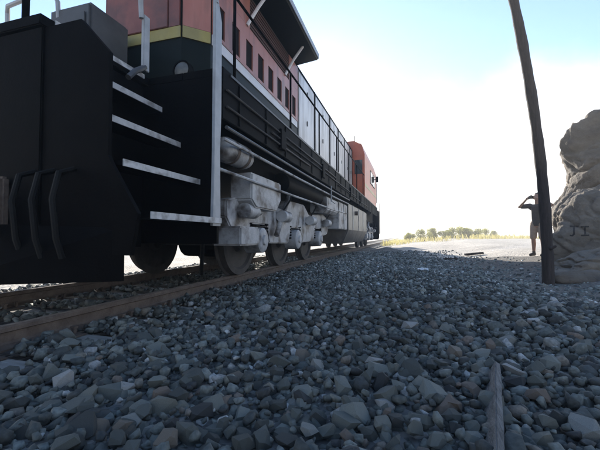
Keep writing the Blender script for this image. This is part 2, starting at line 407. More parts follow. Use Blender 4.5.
def join_stones(name, sel, templates, m):
    idx = np.nonzero(sel)[0]; tt = rng.integers(0, len(templates), idx.size)
    V, F, T = [], [], []; base = 0
    for t, (v, f) in enumerate(templates):
        q = idx[tt == t]; n = q.size
        if not n: continue
        rm = rotmats(n); sc = SS[q][:, None]*rng.uniform(.82, 1.22, (n, 3))
        P = np.einsum('nij,nkj->nki', rm, v[None]*sc[:, None, :])+np.stack([SX[q], SY[q], SZ[q]], -1)[:, None, :]
        V.append(P.reshape(-1, 3)); F.append((f[None]+(base+np.arange(n)*len(v))[:, None, None]).reshape(-1, 3)); T.append(np.repeat(tone[q], len(f)))
        base += n*len(v)
    V = np.concatenate(V).astype(np.float32); F = np.concatenate(F).astype(np.int32); T = np.concatenate(T).astype(np.float32)
    me = bpy.data.meshes.new(name)
    me.vertices.add(len(V)); me.vertices.foreach_set('co', V.ravel())
    me.loops.add(F.size); me.loops.foreach_set('vertex_index', F.ravel())
    me.polygons.add(len(F)); me.polygons.foreach_set('loop_start', np.arange(0, F.size, 3, dtype=np.int32))
    me.update(calc_edges=True); me.validate()
    a = me.attributes.new('tone', 'FLOAT', 'FACE'); a.data.foreach_set('value', T)
    me.materials.append(m)
    o = bpy.data.objects.new(name, me); link(o, bed); o['kind'] = 'stuff'
    return o
join_stones('near_ballast_stones', fine & ~is_top, T_FINE, M['stone'])
mixed = rng.random(SX.size) < sst(3.0, 8, SY+.35*SX)
join_stones('ballast_stones', ~fine & ~mixed, T_COARSE, M['stone'])
join_stones('haze_toned_stones', ~fine & mixed, T_COARSE, M['hazy'])
tmesh = []
for k in range(44):
    v, f = T_FINE[k % 22]; me = bpy.data.meshes.new('stone'); me.from_pydata(v.tolist(), [], f.tolist())
    a = me.attributes.new('tone', 'FLOAT', 'FACE'); a.data.foreach_set('value', [float(np.clip(rng.beta(1.25, 1.4), .02, .98))]*len(f))
    me.materials.append(M['stone']); tmesh.append(me)
for q in top300:
    o = bpy.data.objects.new('stone', tmesh[random.randrange(44)]); link(o, bed)
    o.location = (SX[q], SY[q], SZ[q]); o.scale = tuple(SS[q]*random.uniform(.85, 1.2) for _ in range(3))
    o.rotation_euler = (random.gauss(0, .4), random.gauss(0, .4), random.uniform(0, 6.28))

# ------------------------------------------------------------------ locomotive
loco = thing('locomotive', (CX, 13.5, RT), 'long diesel locomotive with salmon-orange rear hood, silver doors and red cab', 'locomotive')
DK = 2.52                       # deck height
XR = -1.85; XL = 2*CX-XR         # walkway edges
HR = -2.47; HL = 2*CX-HR         # hood sides
Y0, Y1 = 2.0, 25.0
# --- frame and decks
mb = MB().box(XL+.35, XR-.35, 3.3, 23.2, 1.55, 2.40)
frame = part('underframe', mb, M['black'], loco)
mb = MB()
for s in (1, -1):
    xa = CX+s*1.0; xb = CX+s*1.475
    mb.box(min(xa, xb), max(xa, xb), 3.22, 22.6, DK-.09, DK)
mb.box(-3.88, -2.78, Y0, 3.92, DK-.09, DK); mb.box(CX-.55, CX+.55, 23.9, Y1, DK-.09, DK)
mb.box(-2.78, CX+1.0, 3.22, 3.92, DK-.09, DK); mb.box(CX-1.0, -3.88, 3.22, 3.92, DK-.09, DK)
mb.box(XL, -3.88, Y0, 2.12, DK-.09, DK)
part('walkway', mb, M['black'], loco, bevel=.008)
for s in (1, -1):
    xs_ = CX+s*1.48
    mb = MB().box(min(xs_, xs_-s*.03), max(xs_, xs_-s*.03), 3.24, 22.6, 1.98, DK+.015)
    sl = part('side_sill', mb, M['black'], loco, bevel=.006)
    mb = MB()
    mb.box(min(xs_+s*.002, xs_+s*.012), max(xs_+s*.002, xs_+s*.012), 3.4, 22.4, DK-.035, DK-.008)
    part('sill_edge_strip', mb, M['grey'], sl)
    for (ya, yb, zz) in ((3.3, 9.2, 2.30), (4.6, 12.8, 2.21), (3.3, 6.6, 2.12), (9.5, 17.0, 2.14)):
        part('sill_conduit', MB().tube([(xs_+s*.018, ya, zz), (xs_+s*.018, yb, zz)], .014, 8), M['exhaust'], sl)
    for yy in (4.9, 7.6, 11.6, 14.1):
        part('conduit_box', MB().box(*sorted((xs_+s*.002, xs_+s*.05)), yy, yy+.22, 2.06, 2.36), M['black'], sl, bevel=.008)
    for k in range(24):
        yy = 3.6+k*.8; part('sill_rib', MB().box(*sorted((xs_+s*.0015, xs_+s*.014)), yy, yy+.03, 2.0, DK-.045), M['black'], sl)
    for k in range(10):
        yy = 4.2+k*1.95
        part('sill_bracket', MB().prism([(xs_-s*.04, DK-.1), (xs_-s*.45, DK-.1), (xs_-s*.45, 2.0)], 'y', yy, yy+.025), M['black'], sl)
# --- rear end plate (pilot), plow, coupler
mb = MB().box(XL+.1, -2.78, Y0+.02, Y0+.08, .62, DK-.1)
pilot = part('end_plate', mb, M['black'], loco, bevel=.008)
prof = [(XL+.15, .32), (CX, .30), (-2.0, .32), (-1.86, .42), (-1.84, .9), (-2.06, 1.24), (-2.12, 1.3), (-2.12, 2.3), (-2.775, 2.44), (-2.78, .62), (XL+.15, .62)]
part('step_side_plate', MB().prism([(-1.90, .60), (-1.84, .9), (-2.08, 1.27), (-2.12, 1.34), (-2.12, 2.12), (-2.4, 2.42), (-2.775, 2.42), (-2.775, .60)], 'y', Y0+.04, Y0+.075), M['black'], pilot)
mb = MB()
for s in (1, -1):
    mb.prism([(CX+s*1.4, .30), (CX+s*1.4, .60), (CX, .60), (CX, .26)], 'y', Y0-.02+0*s, Y0+.015)
part('plow_blade', MB().add([(XL+.2,Y0+.06,.41),(CX,Y0-.35,.37),(-2.0,Y0+.06,.41),(-2.0,Y0+.06,.80),(CX,Y0-.12,.84),(XL+.2,Y0+.06,.80),(XL+.2,Y0+.09,.41),(CX,Y0-.31,.37),(-2.0,Y0+.09,.41),(-2.0,Y0+.09,.80),(CX,Y0-.08,.84),(XL+.2,Y0+.09,.80)],
     [(0,1,4,5),(1,2,3,4),(6,11,10,7),(7,10,9,8),(0,6,7,1),(1,7,8,2),(2,8,9,3),(3,9,10,4),(4,10,11,5),(5,11,6,0)]), M['black'], pilot)
mb = MB().box(CX-.16, CX+.16, Y0-.25, Y0+.2, .86, 1.12); mb.box(CX-.24, CX+.24, Y0-.05, Y0+.02, .78, 1.22)
cp = part('coupler', mb, M['rust'], loco, bevel=.02)
mb = MB().prism([(CX-.2, Y0-.25), (CX+.17, Y0-.25), (CX+.21, Y0-.5), (CX+.1, Y0-.62), (CX+.06, Y0-.45), (CX-.05, Y0-.42), (CX-.12, Y0-.6), (CX-.24, Y0-.55)], 'z', .84, 1.14)
part('knuckle', mb, M['rust'], cp, bevel=.015)
for k, sx in enumerate((-.95, -.75, -.55, .5, .7, .9)):
    x = CX+sx; part('air_hose', MB().tube([(x, Y0+.03, 1.25), (x+.01, Y0-.1, 1.2), (x+.03, Y0-.16, 1.0), (x+.05, Y0-.14, .72), (x+.06, Y0-.1, .58)], .022, 8), M['hose'], pilot)
# --- steps, both sides
for s in (1, -1):
    for i in range(4):
        zt = .91+.403*i; xo = 1.51-.24*i; xi = xo-.26
        x0, x1 = sorted((CX+s*xo, CX+s*xi))
        ya, yb = (2.14, 3.16) if i == 0 else (2.12, 3.14)
        st = part('step_tread', MB().box(x0, x1, ya, yb, zt-.035, zt+.004), M['black'], loco)
        a, b = sorted((CX+s*(xo+.002), CX+s*(xo+.012)))
        part('step_nosing', MB().box(a, b, ya, yb, zt-.042, zt+.012), M['nosing'], st)
    a, b = sorted((CX+s*.552, CX+s*.562))
    part('deck_nosing', MB().box(a, b, 2.12, 3.14, DK-.045, DK+.004), M['nosing'], loco)
    pts = [(CX+s*1.46, .66), (CX+s*1.46, 1.0), (CX+s*1.44, 2.40), (CX+s*.505, 2.40), (CX+s*.505, .66)]
    part('step_back_plate', MB().prism(pts, 'y', 3.17, 3.21), M['black'], loco)
    a, b = sorted((CX+s*.50, CX+s*.53))
    part('step_riser_plate', MB().box(a, b, 2.1, 3.16, .62, 2.40), M['black'], loco)
    # corner handrail, wide flat post to walking height then a tube
    x = CX+s*1.49
    ps = MB().prism([(3.02, .84), (3.17, .84), (3.15, 1.6), (3.17, 2.0), (3.17, 2.95), (3.10, 3.15), (3.04, 3.15), (3.04, 1.6)], 'x', x-.016, x+.016)
    hp = part('corner_post', ps, M['white'], loco, bevel=.004)
    part('corner_handrail', MB().tube([(x, 3.07, 3.1), (x, 3.06, 3.55), (x-s*.05, 3.03, 3.62), (x-s*.6, 3.0, 3.64), (x-s*.85, 3.0, 3.6), (x-s*.9, 3.02, 3.5), (x-s*.9, 3.05, 3.1)], .026, 8), M['white'], loco)
    x = CX+s*.60
    part('stair_post', MB().prism([(3.06, DK+.02), (3.15, DK+.02), (3.15, 3.15), (3.06, 3.15)], 'x', x-.02, x+.02), M['white'], loco, bevel=.006)
    part('post_foot', MB().tube([(x, 3.1, DK+.06), (x+s*.01, 2.95, DK-.05), (x+s*.015, 2.85, DK-.16)], .03, 8), M['grey'], loco)
    # hood-end lamp
    x = CX+s*.66
    lp = part('marker_lamp', MB().lathe([(3.74-3.7, .0005), (3.74-3.7, .125), (-.05, .125), (-.05, .105)], (x, 3.70, 2.80), 'y', 28), M['black'], loco)
    part('lens', MB().lathe([(-.04, .104), (-.052, .08), (-.06, .045), (-.063, .0005)], (x, 3.70, 2.80), 'y', 28), M['lens'], lp)
# end rails on the platform
for x in (-3.03, -3.63):
    part('end_post', MB().tube([(x, 2.06, DK-.02), (x, 2.06, 3.55)], .028, 8), M['black'], loco)
part('end_handrail', MB().tube([(-2.80, 2.06, 3.5), (-3.03, 2.06, 3.55), (-3.63, 2.06, 3.55), (-3.86, 2.06, 3.5)], .022, 8), M['black'], loco)
mb = MB().box(-4.05, -3.42, 3.02, 3.60, DK+.004, 3.42)
cab_box = part('brake_cabinet', mb, M['grey'], loco, bevel=.03)
part('cabinet_door', MB().box(-3.98, -3.49, 3.0, 3.016, DK+.1, 3.3), M['grey'], cab_box, bevel=.004)
# --- hood core
ch = .26
foot = [(HR, 3.74+ch), (HR, 16.1), (HL, 16.1), (HL, 3.74+ch), (HL+ch, 3.74), (HR-ch, 3.74)]
mb = MB().prism(foot, 'z', DK-.02, 4.70)
hood = part('hood', mb, M['green'], loco)
ry = [(HR, 4.702), (HR-.05, 4.86), (HR-.3, 4.98), (HL+.3, 4.98), (HL+.05, 4.86), (HL, 4.702)]
part('hood_roof', MB().prism(ry, 'y', 3.9, 16.1), M['grey'], hood)
for s in (1, -1):
    hx = CX+s*.86
    def side(a, b): return sorted((hx+s*a, hx+s*b))
    # stripe
    x0, x1 = side(.002, .016)
    part('side_stripe', MB().box(x0, x1, 4.02, 7.74, 3.27, 3.415), M['cream'], hood)
    # radiator section: a row of slots, with a screened intake above
    x0, x1 = side(.002, .026)
    slots = [4.2+.465*k for k in range(8)]; slots = [q for q in slots if q < 7.6]
    mb = MB(); ya = 4.02
    mb.box(x0, x1, 4.02, 7.74, 3.417, 3.47)
    mb.box(x0, x1, 4.02, 7.74, 3.90, 4.13)
    for q in slots:
        mb.box(x0, x1, ya, q-.125, 3.47, 3.90); ya = q+.125
    mb.box(x0, x1, ya, 7.74, 3.47, 3.90)
    part('slotted_panel', mb, M['salmon'], hood)
    for q in slots:
        xa, xb = side(.002, .006); sc = part('vent_slot', MB().box(xa, xb, q-.122, q+.122, 3.473, 3.897), M['slot'], hood)
    part('radiator_panel', MB().box(x0, x1, 4.02, 5.14, 4.133, 4.70), M['salmon'], hood)
    part('radiator_panel', MB().box(x0, x1, 7.12, 7.74, 4.133, 4.70), M['salmon'], hood)
    xa, xb = side(.002, .008); rs = part('radiator_screen', MB().box(xa, xb, 5.143, 7.117, 4.134, 4.70), M['screen'], hood)
    for k in range(9):
        zz = 4.17+k*.06
        xa, xb = side(.009, .022); part('screen_slat', MB().box(xa, xb, 5.15, 7.11, zz, zz+.014), M['screen'], hood)
    for yb in (5.18, 7.0):
        mb = MB().tube([(hx+s*.03, yb-.16, 4.12), (hx+s*.16, yb, 4.5), (hx+s*.36, yb+.05, 4.79)], .028, 8)
        part('wing_brace', mb, M['cream'], hood)
    # silver doors with dark ribs
    ya = 7.84; wds = [1.5, 1.95, 1.45, 1.4, 1.3, .9]
    x0, x1 = side(.002, .024)
    for w in wds:
        yb = min(ya+w-.09, 15.98)
        d = part('hood_door', MB().box(x0, x1, ya, yb, 2.92, 4.66), M['silver'], hood, bevel=.006)
        for k in range(2):
            xa, xb = side(.0245, .042); part('door_latch', MB().box(xa, xb, (ya+yb)/2-.02, (ya+yb)/2+.02, 3.55+k*.75, 3.67+k*.75), M['grey'], d)
        xa, xb = side(.002, .045)
        part('hood_rib', MB().box(xa, xb, yb+.008, yb+.082, 2.55, 4.72), M['black'], hood)
        part('lower_door', MB().box(*side(.002, .018), ya, yb, 2.60, 2.90), M['green'], hood, bevel=.005)
        ya = yb+.09
    part('roof_edge_rail', MB().tube([(hx-s*.02, 7.75, 4.76), (hx-s*.02, 16.0, 4.76)], .03, 8), M['green'], hood)
    # corner panel of the hood end
    e0 = Vector((hx, 3.74+ch)); e1 = Vector((hx-s*ch, 3.74)); nrm = Vector((s, -1)).normalized()
    for nm, za, zb, m_ in (('corner_panel', 3.42, 4.70, 'salmon'), ('corner_stripe', 3.27, 3.417, 'yellow')):
        a = e0+(e1-e0)*.02+nrm*.002; b = e0+(e1-e0)*.98+nrm*.002
        part(nm, MB().prism([tuple(a), tuple(b), tuple(b+nrm*.02), tuple(a+nrm*.02)], 'z', za, zb), M[m_], hood)
    # radiator wing
    wp = [(hx-s*.02, 4.74), (hx+s*.50, 4.80), (hx+s*.53, 4.83), (hx+s*.53, 4.93), (hx+s*.35, 5.0), (hx-s*.3, 5.04), (hx-s*.3, 4.985), (hx-s*.05, 4.88)]
    wing = part('radiator_wing', MB().prism(wp, 'y', 3.62, 7.72), M['green'], loco)
    xa, xb = sorted((hx+s*.532, hx+s*.545)); part('wing_edge', MB().box(xa, xb, 3.62, 7.72, 4.822, 4.935), M['white'], wing)
    # side handrail
    xr = CX+s*1.45
    part('side_handrail', MB().tube([(xr, 3.5, 3.5), (xr, 16.0, 3.5)], .017, 6), M['black'], loco)
    for k in range(7):
        yy = 3.55+k*2.0; part('handrail_stanchion', MB().tube([(xr, yy, DK), (xr, yy, 3.5)], .019, 6), M['black'], loco)
# hood end
part('end_panel', MB().box(HL+ch+.02, CX-.42, 3.715, 3.738, 3.42, 4.70), M['endred'], hood)
part('end_panel', MB().box(CX+.42, HR-ch-.02, 3.715, 3.738, 3.42, 4.70), M['endred'], hood)
ed = part('end_door', MB().box(CX-.41, CX+.41, 3.70, 3.738, 3.42, 4.62), M['endred'], hood, bevel=.006)
part('end_stripe', MB().box(HL+ch+.01, HR-ch-.01, 3.72, 3.738, 3.27, 3.417), M['yellow'], hood)
part('end_roof', MB().prism([(HR-ch, 4.702), (HR-.35, 4.96), (HL+.35, 4.96), (HL+ch, 4.702)], 'y', 3.73, 3.898), M['endred'], hood)
# roof gear
part('exhaust_stack', MB().box(CX-.45, CX+.45, 11.4, 12.3, 4.985, 5.22), M['exhaust'], loco, bevel=.05)
part('roof_fan', MB().lathe([(4.985, .62), (5.10, .62), (5.12, .58), (5.08, .0005)], (CX, 14.6, 0), 'z', 28), M['exhaust'], loco)
for yy in (9.6, 13.2, 15.6):
    part('lifting_lug', MB().prism([(yy, 4.985), (yy+.3, 4.985), (yy+.22, 5.12), (yy+.08, 5.12)], 'x', HR-.36, HR-.31), M['exhaust'], loco)
hn = part('horn', MB().box(CX+.15, CX+.55, 15.3, 15.5, 4.985, 5.08), M['exhaust'], loco)
for k in range(3):
    part('horn_bell', MB().lathe([(0, .03), (.25, .035), (.34, .06), (.38, .09), (.375, .0005)], (CX+.2+k*.15, 15.2, 5.13), 'y', 14), M['steel'], hn)
# --- cab, full width
cp_ = [(XR-.02, DK-.02), (XR-.02, 4.5), (XR-.15, 4.95), (XR-.5, 5.15), (XL+.5, 5.15), (XL+.15, 4.95), (XL+.02, 4.5), (XL+.02, DK-.02)]
cab = part('cab', MB().prism(cp_, 'y', 16.15, 22.2), M['orange'], loco)
for s in (1, -1):
    x0, x1 = sorted((CX+s*1.462, CX+s*1.476))
    for ya, yb in ((18.6, 19.7), (19.9, 21.0)):
        w = part('cab_window', MB().box(x0, x1, ya, yb, 3.5, 4.2), M['black'], cab)
        part('cab_glass', MB().box(*sorted((CX+s*1.4765, CX+s*1.481)), ya+.05, yb-.05, 3.55, 4.15), M['glass'], cab)
    part('cab_stripe', MB().box(*sorted((CX+s*1.462, CX+s*1.468)), 16.16, 22.19, 3.05, 3.17), M['yellow'], cab)
    part('rear_cab_window', MB().box(*sorted((CX+s*1.0, CX+s*1.35)), 16.13, 16.148, 3.6, 4.25), M['glass'], cab)
    part('grab_iron', MB().tube([(CX+s*1.475, 21.6, 2.7), (CX+s*1.53, 21.6, 2.75), (CX+s*1.53, 21.6, 3.9), (CX+s*1.475, 21.6, 3.95)], .018, 6), M['white'], cab)
    part('mirror', MB().box(*sorted((CX+s*1.53, CX+s*1.68)), 21.0, 21.04, 3.9, 4.25).box(*sorted((CX+s*1.455, CX+s*1.53)), 21.005, 21.035, 4.05, 4.09), M['black'], cab)
part('air_conditioner', MB().box(CX+.1, XR-.35, 17.6, 19.1, 5.15, 5.42), M['orange'], cab, bevel=.05)
part('antenna_dome', MB().lathe([(5.15, .3), (5.29, .28), (5.37, .18), (5.4, .0005)], (CX+.5, 20.4, 0), 'z', 20), M['white'], cab)
part('antenna', MB().tube([(CX+.9, 16.9, 5.1), (CX+.9, 16.9, 5.6)], .02, 6), M['exhaust'], cab)
part('nose', MB().prism([(22.2, DK), (22.2, 3.95), (22.9, 3.75), (23.7, 3.6), (23.85, 3.4), (23.85, DK)], 'x', CX-1.0, CX+1.0), M['orange'], loco, bevel=.05)
part('end_plate', MB().box(XL+.1, XR-.1, Y1-.1, Y1-.04, .5, DK), M['black'], loco)
for s in (1, -1):
    for i in range(4):
        zt = .91+.403*i; xo = 1.5-.2*i
        st = part('step_tread', MB().box(*sorted((CX+s*xo, CX+s*(xo-.26))), 23.3, 24.3, zt-.035, zt), M['black'], loco)
    part('step_side_plate', MB().box(*sorted((CX+s*1.46, CX+s*.6)), 24.35, 24.4, .6, DK-.1), M['black'], loco)
    part('corner_handrail', MB().tube([(CX+s*1.49, 24.4, .9), (CX+s*1.49, 24.4, 3.55)], .026, 8), M['white'], loco)
# --- under the frame
def tankbody():
    pr = [(XR-.05, 1.85), (XR-.05, .95), (XR-.25, .48), (XL+.25, .48), (XL+.05, .95), (XL+.05, 1.85)]
    return MB().prism(pr, 'y', 11.6, 17.0)
ft = part('fuel_tank', tankbody(), M['tank'], loco, bevel=.04)
for k in range(3): part('tank_band', MB().box(XR-.048, XR-.036, 12.6+k*1.5, 12.68+k*1.5, .96, 1.84), M['truck'], ft)
part('fuel_filler', MB().lathe([(0, .08), (.09, .08), (.1, .0005)], (XR-.05, 13.3, 1.6), 'x', 14), M['rust'], ft)
for k, (ya, yb) in enumerate(((10.1, 10.9), (11.0, 11.55))):
    part('equipment_box', MB().box(XR-.45, XR-.08, ya, yb, .95, 1.75), M['truck'], loco, bevel=.015)
for s in (1, -1):
    x = CX+s*1.27
    ar = part('air_reservoir', MB().lathe([(0, .0005), (.02, .09), (.06, .13), (.12, .15), (.62, .15), (.68, .13), (.72, .09), (.74, .0005)], (x, 3.52, 1.76), 'y', 24), M['truck'], loco)
    for k in range(2): part('reservoir_strap', MB().lathe([(3.72+k*.3, .156), (3.78+k*.3, .156)], (x, 0, 1.76), 'y', 24), M['rust'], ar)
    ar = part('air_reservoir', MB().lathe([(0, .0005), (.02, .1), (.08, .17), (2.6, .17), (2.66, .1), (2.68, .0005)], (CX+s*1.22, 5.6, 1.66), 'y', 24), M['black'], loco)
    for zz, xo in ((1.90, 1.49), (1.78, 1.46), (1.46, 1.40)):
        part('brake_pipe', MB().tube([(CX+s*xo, 3.3, zz), (CX+s*xo, 6.0, zz-.01), (CX+s*xo, 9.8, zz), (CX+s*xo, 11.5, zz+.02)], .02, 8), M['truck'] if zz < 1.9 else M['grey'], loco)
    part('pipe_bracket', MB().tube([(CX+s*1.5, 8.6, 2.0), (CX+s*1.5, 8.6, 1.62), (CX+s*1.5, 9.05, 1.60)], .018, 8), M['white'], loco)
    part('sand_pipe', MB().tube([(CX+s*1.12, 3.55, 1.5), (CX+s*1.1, 3.5, 1.0), (CX+s*.95, 3.7, .5), (CX+s*.78, 3.95, .25)], .025, 8), M['hose'], loco)
def wheel_mesh(x, yy, s):
    z0 = RT+.535
    return MB().lathe([(-s*.07, .0005), (-s*.09, .10), (-s*.09, .14), (-s*.03, .18), (-s*.02, .42), (-s*.06, .455), (-s*.065, .565), (-s*.04, .572), (-s*.025, .54), (s*.065, .53), (s*.068, .45), (s*.03, .42), (s*.02, .18), (s*.07, .14), (s*.08, .0005)], (x, yy, z0), 'x', 36)
def truck(yc):
    mb = MB().box(CX-.62, CX+.62, yc-2.4, yc+2.4, .95, 1.2); mb.box(CX-1.0, CX+1.0, yc-.35, yc+.35, .85, 1.3); mb.box(CX-1.0, CX+1.0, yc-2.75, yc-2.5, .8, 1.1); mb.box(CX-1.0, CX+1.0, yc+2.5, yc+2.75, .8, 1.1)
    t = part('truck', mb, M['truck'], loco)
    for s in (1, -1):
        x0, x1 = sorted((CX+s*.98, CX+s*1.16))
        pr = [(yc-2.95, .98), (yc-2.75, .78), (yc-2.35, .74), (yc-2.2, .92), (yc-1.65, .92), (yc-1.5, .62), (yc-.55, .60), (yc-.4, .9), (yc+.15, .9), (yc+.3, .60), (yc+1.3, .62), (yc+1.45, .92), (yc+2.0, .92), (yc+2.2, .74), (yc+2.75, .78), (yc+2.95, .98), (yc+2.95, 1.2), (yc+2.3, 1.32), (yc+.9, 1.22), (yc+.5, 1.42), (yc-.5, 1.42), (yc-.9, 1.22), (yc-2.3, 1.32), (yc-2.95, 1.2)]
        part('side_frame', MB().prism(pr, 'x', x0, x1), M['truck'], t, bevel=.02)
        part('frame_end_plate', MB().box(*sorted((CX+s*1.0, CX+s*1.40)), yc-3.02, yc-2.45, .62, .86), M['truck'], t, bevel=.02)
        for dy in (-1.92, -.12, 1.72):
            yy = yc+dy
            part('wheel', wheel_mesh(CX+s*.775, yy, s), M['exhaust'], t)
            part('journal_box', MB().lathe([(s*.98, .2), (s*1.22, .19), (s*1.24, .16), (s*1.24, .08), (s*1.27, .07), (s*1.27, .0005)], (CX, yy, RT+.535), 'x', 20), M['truck'], t)
            for d in (-.31, .31):
                sp = MB()
                for k in range(5): sp.lathe([(-.018, .05), (-.012, .075), (.012, .075), (.018, .05)], (CX+s*1.1, yy+d, .70+k*.055), 'z', 14)
                part('coil_spring', sp, M['black'], t)
        for dy in (-2.45, -1.02, .78, 2.35):
            part('brake_cylinder', MB().lathe([(-.2, .0005), (-.2, .1), (.12, .1), (.16, .05), (.32, .04), (.32, .0005)], (CX+s*1.26, yc+dy, 1.08), 'y', 18), M['truck'], t)
            part('brake_hose', MB().tube([(CX+s*1.26, yc+dy-.1, 1.18), (CX+s*1.34, yc+dy+.05, 1.38), (CX+s*1.3, yc+dy+.22, 1.55)], .016, 6), M['hose'], t)
        part('shock_absorber', MB().tube([(CX+s*1.22, yc-1.35, .75), (CX+s*1.24, yc-.75, 1.5)], .045, 10), M['truck'], t)
    for dy in (-1.92, -.12, 1.72):
        part('axle', MB().tube([(CX-.9, yc+dy, RT+.535), (CX+.9, yc+dy, RT+.535)], .085, 14), M['exhaust'], t)
        part('traction_motor', MB().lathe([(-.45, .0005), (-.45, .3), (.45, .3), (.45, .0005)], (CX, yc+dy+.5, .68), 'x', 16), M['black'], t)
truck(6.85); truck(20.4)
# equipment between rear truck and sill, painted silver
part('filter_housing', MB().prism([(XR-.06, 1.72), (XR-.06, 1.42), (XR-.14, 1.32), (XR-.5, 1.32), (XR-.5, 1.72)], 'y', 8.45, 9.9), M['truck'], loco, bevel=.02)
part('sand_box', MB().prism([(4.18, 1.58), (4.18, 1.22), (4.34, 1.12), (5.1, 1.12), (5.28, 1.3), (5.28, 1.58)], 'x', XR-.42, XR-.10), M['truck'], loco, bevel=.02)

# ------------------------------------------------------------------ pole
pp = [(2.11,6.45,-.35), (2.09,6.43,.0), (2.085,6.425,.5), (2.075,6.41,1.1), (2.03,6.37,1.7), (1.97,6.32,2.25), (1.89,6.27,2.8), (1.78,6.21,3.5), (1.61,6.13,4.45), (1.38,6.03,5.6), (1.08,5.9,6.8), (1.05,5.89,6.9)]
mb = MB(); pts = []
zz_ = np.array([p[2] for p in pp]); cxp = np.polyfit(zz_, [p[0] for p in pp], 4); cyp = np.polyfit(zz_, [p[1] for p in pp], 4)
for z in np.linspace(-.35, 6.9, 60): pts.append(Vector((float(np.polyval(cxp, z)), float(np.polyval(cyp, z)), float(z))))
mb.tube(pts, [.082-.0028*p.z+.004*math.sin(p.z*7)+.003*math.sin(p.z*17+1) for p in pts], 18)
pole = solo('utility_pole', mb, M['pole'], (2.09, 6.43, 0), 'slender dark bowed wooden pole standing in the gravel beside the boulders', 'pole')
part('branch_stub', MB().blob((2.12, 6.35, .55), .03, (2.17, 6.33, .58), .02), M['pole'], pole)

# ------------------------------------------------------------------ boulders
def boulder(c, rad, seed, m, label, rough=.16, sq=.8, sub=6, rot=0, tilt=0, group=None):
    bm = bmesh.new(); bmesh.ops.create_icosphere(bm, subdivisions=sub, radius=1)
    rz = Matrix.Rotation(rot, 3, 'Z')@Matrix.Rotation(tilt, 3, 'Y'); off = Vector((seed*13.7, seed*5.1, seed*9.3))
    rr = random.Random(int(seed*100)); pl = []
    for k in range(20):
        n_ = Vector((rr.gauss(0,1), rr.gauss(0,1), rr.gauss(0,1))).normalized(); pl.append((n_, rr.uniform(.80, 1.02)))
    for v in bm.verts:
        p = v.co.copy(); q_ = p+.10*noise.noise_vector(p*2.1+off)
        ds = [d_/max(q_.dot(n_), .05) for n_, d_ in pl]; acc = sum(x_**-14 for x_ in ds)**(-1/14)
        p = p*min(acc, 1.25)*1.08
        d = rough*1.1*noise.noise(p*.95+off)+rough*.35*noise.noise(p*2.3+off)+rough*.12*noise.noise(p*5+off)
        cr = noise.noise(p*1.7+off*2); d -= rough*.9*max(0, .12-abs(cr))/.12*.6
        d += .012*noise.noise(Vector((p.x*5, p.y*5, p.z*10))+off)+.014*noise.noise(p*13+off)+.014*noise.noise(p*30+off)
        cr2 = noise.noise(Vector((p.x*2.2+p.z, p.y*2.2, p.z*3.4))+off*3); d -= .05*max(0, .07-abs(cr2))/.07
        p = p*(1+d); v.co = rz@Vector((p.x*rad[0], p.y*rad[1], p.z*rad[2]))
    me = bpy.data.meshes.new('boulder'); bm.to_mesh(me); bm.free(); me.polygons.foreach_set('use_smooth', [True]*len(me.polygons)); me.materials.append(m)
    o = bpy.data.objects.new('boulder', me); link(o); o.location = c; WORLD_LOC[o.name] = Vector(c)
    return tag(o, label, 'boulder')
b_up = boulder((5.45, 10.45, 2.48), (1.62, 1.3, 1.15), 1.3, M['rock'], 'big grey-brown boulder perched on top of the rock pile', .17, .85)
b_mid = boulder((4.15, 9.75, .95), (.86, .95, 1.0), 2.9, M['rock'], 'shaded rounded boulder wedged under the perched one, beside the person', .15, .85)
b_low = boulder((4.12, 8.5, .55), (1.12, .8, .95), 4.4, M['rock2'], 'pale sloping boulder marked with black graffiti letters', .12, .9, tilt=.3)
boulder((3.55, 7.75, .10), (.95, .6, .42), 6.1, M['rock2'], 'low pale rock at the foot of the graffiti boulder', .16, .85)
boulder((6.0, 8.6, .9), (1.0, .9, 1.3), 7.7, M['rock'], 'tall boulder beside the graffiti boulder, away from the track', .16, .85)
boulder((5.6, 12.0, 1.1), (1.3, 1.2, 1.4), 8.2, M['rock'], 'boulder behind the rock pile carrying the perched one', .16, .85)
boulder((2.75, 6.7, .03), (.42, .22, .17), 9.9, M['rock'], 'small low brown stone lying between pole and rock pile', .16, .85, sub=4)
# graffiti: strokes laid on the face of the pale boulder
dg = bpy.context.evaluated_depsgraph_get()
bvh = BVHTree.FromPolygons([b_low.matrix_world@v.co if False else v.co+b_low.location for v in b_low.data.vertices], [tuple(p.vertices) for p in b_low.data.polygons])
gdir = Vector((.36, .93, 0)).normalized(); gright = Vector((.93, -.36, 0)); gc = Vector((3.27, 8.0, .84))-gright*.15
def gpt(u, w):
    u *= .85; w *= .8; o = gc+gright*u+Vector((0, 0, w))-gdir*3
    h = bvh.ray_cast(o, gdir); return (h[0]+h[1]*.006) if h[0] else None
def stroke(mb, pl, wd=.017):
    prev = None; P = []
    for i in range(len(pl)-1):
        for k in range(5): t = k/5; P.append((pl[i][0]*(1-t)+pl[i+1][0]*t, pl[i][1]*(1-t)+pl[i+1][1]*t))
    P.append(pl[-1])
    vs_ = []; 
    for i, (u, w) in enumerate(P):
        a = P[max(i-1, 0)]; b = P[min(i+1, len(P)-1)]; d = Vector((b[0]-a[0], b[1]-a[1])).normalized(); n = Vector((-d.y, d.x))*wd
        q0, q1 = gpt(u+n.x, w+n.y), gpt(u-n.x, w-n.y)
        if q0 is None or q1 is None: return
        vs_ += [q0, q1]
    mb.add(vs_, [(2*i, 2*i+1, 2*i+3, 2*i+2) for i in range(len(P)-1)])
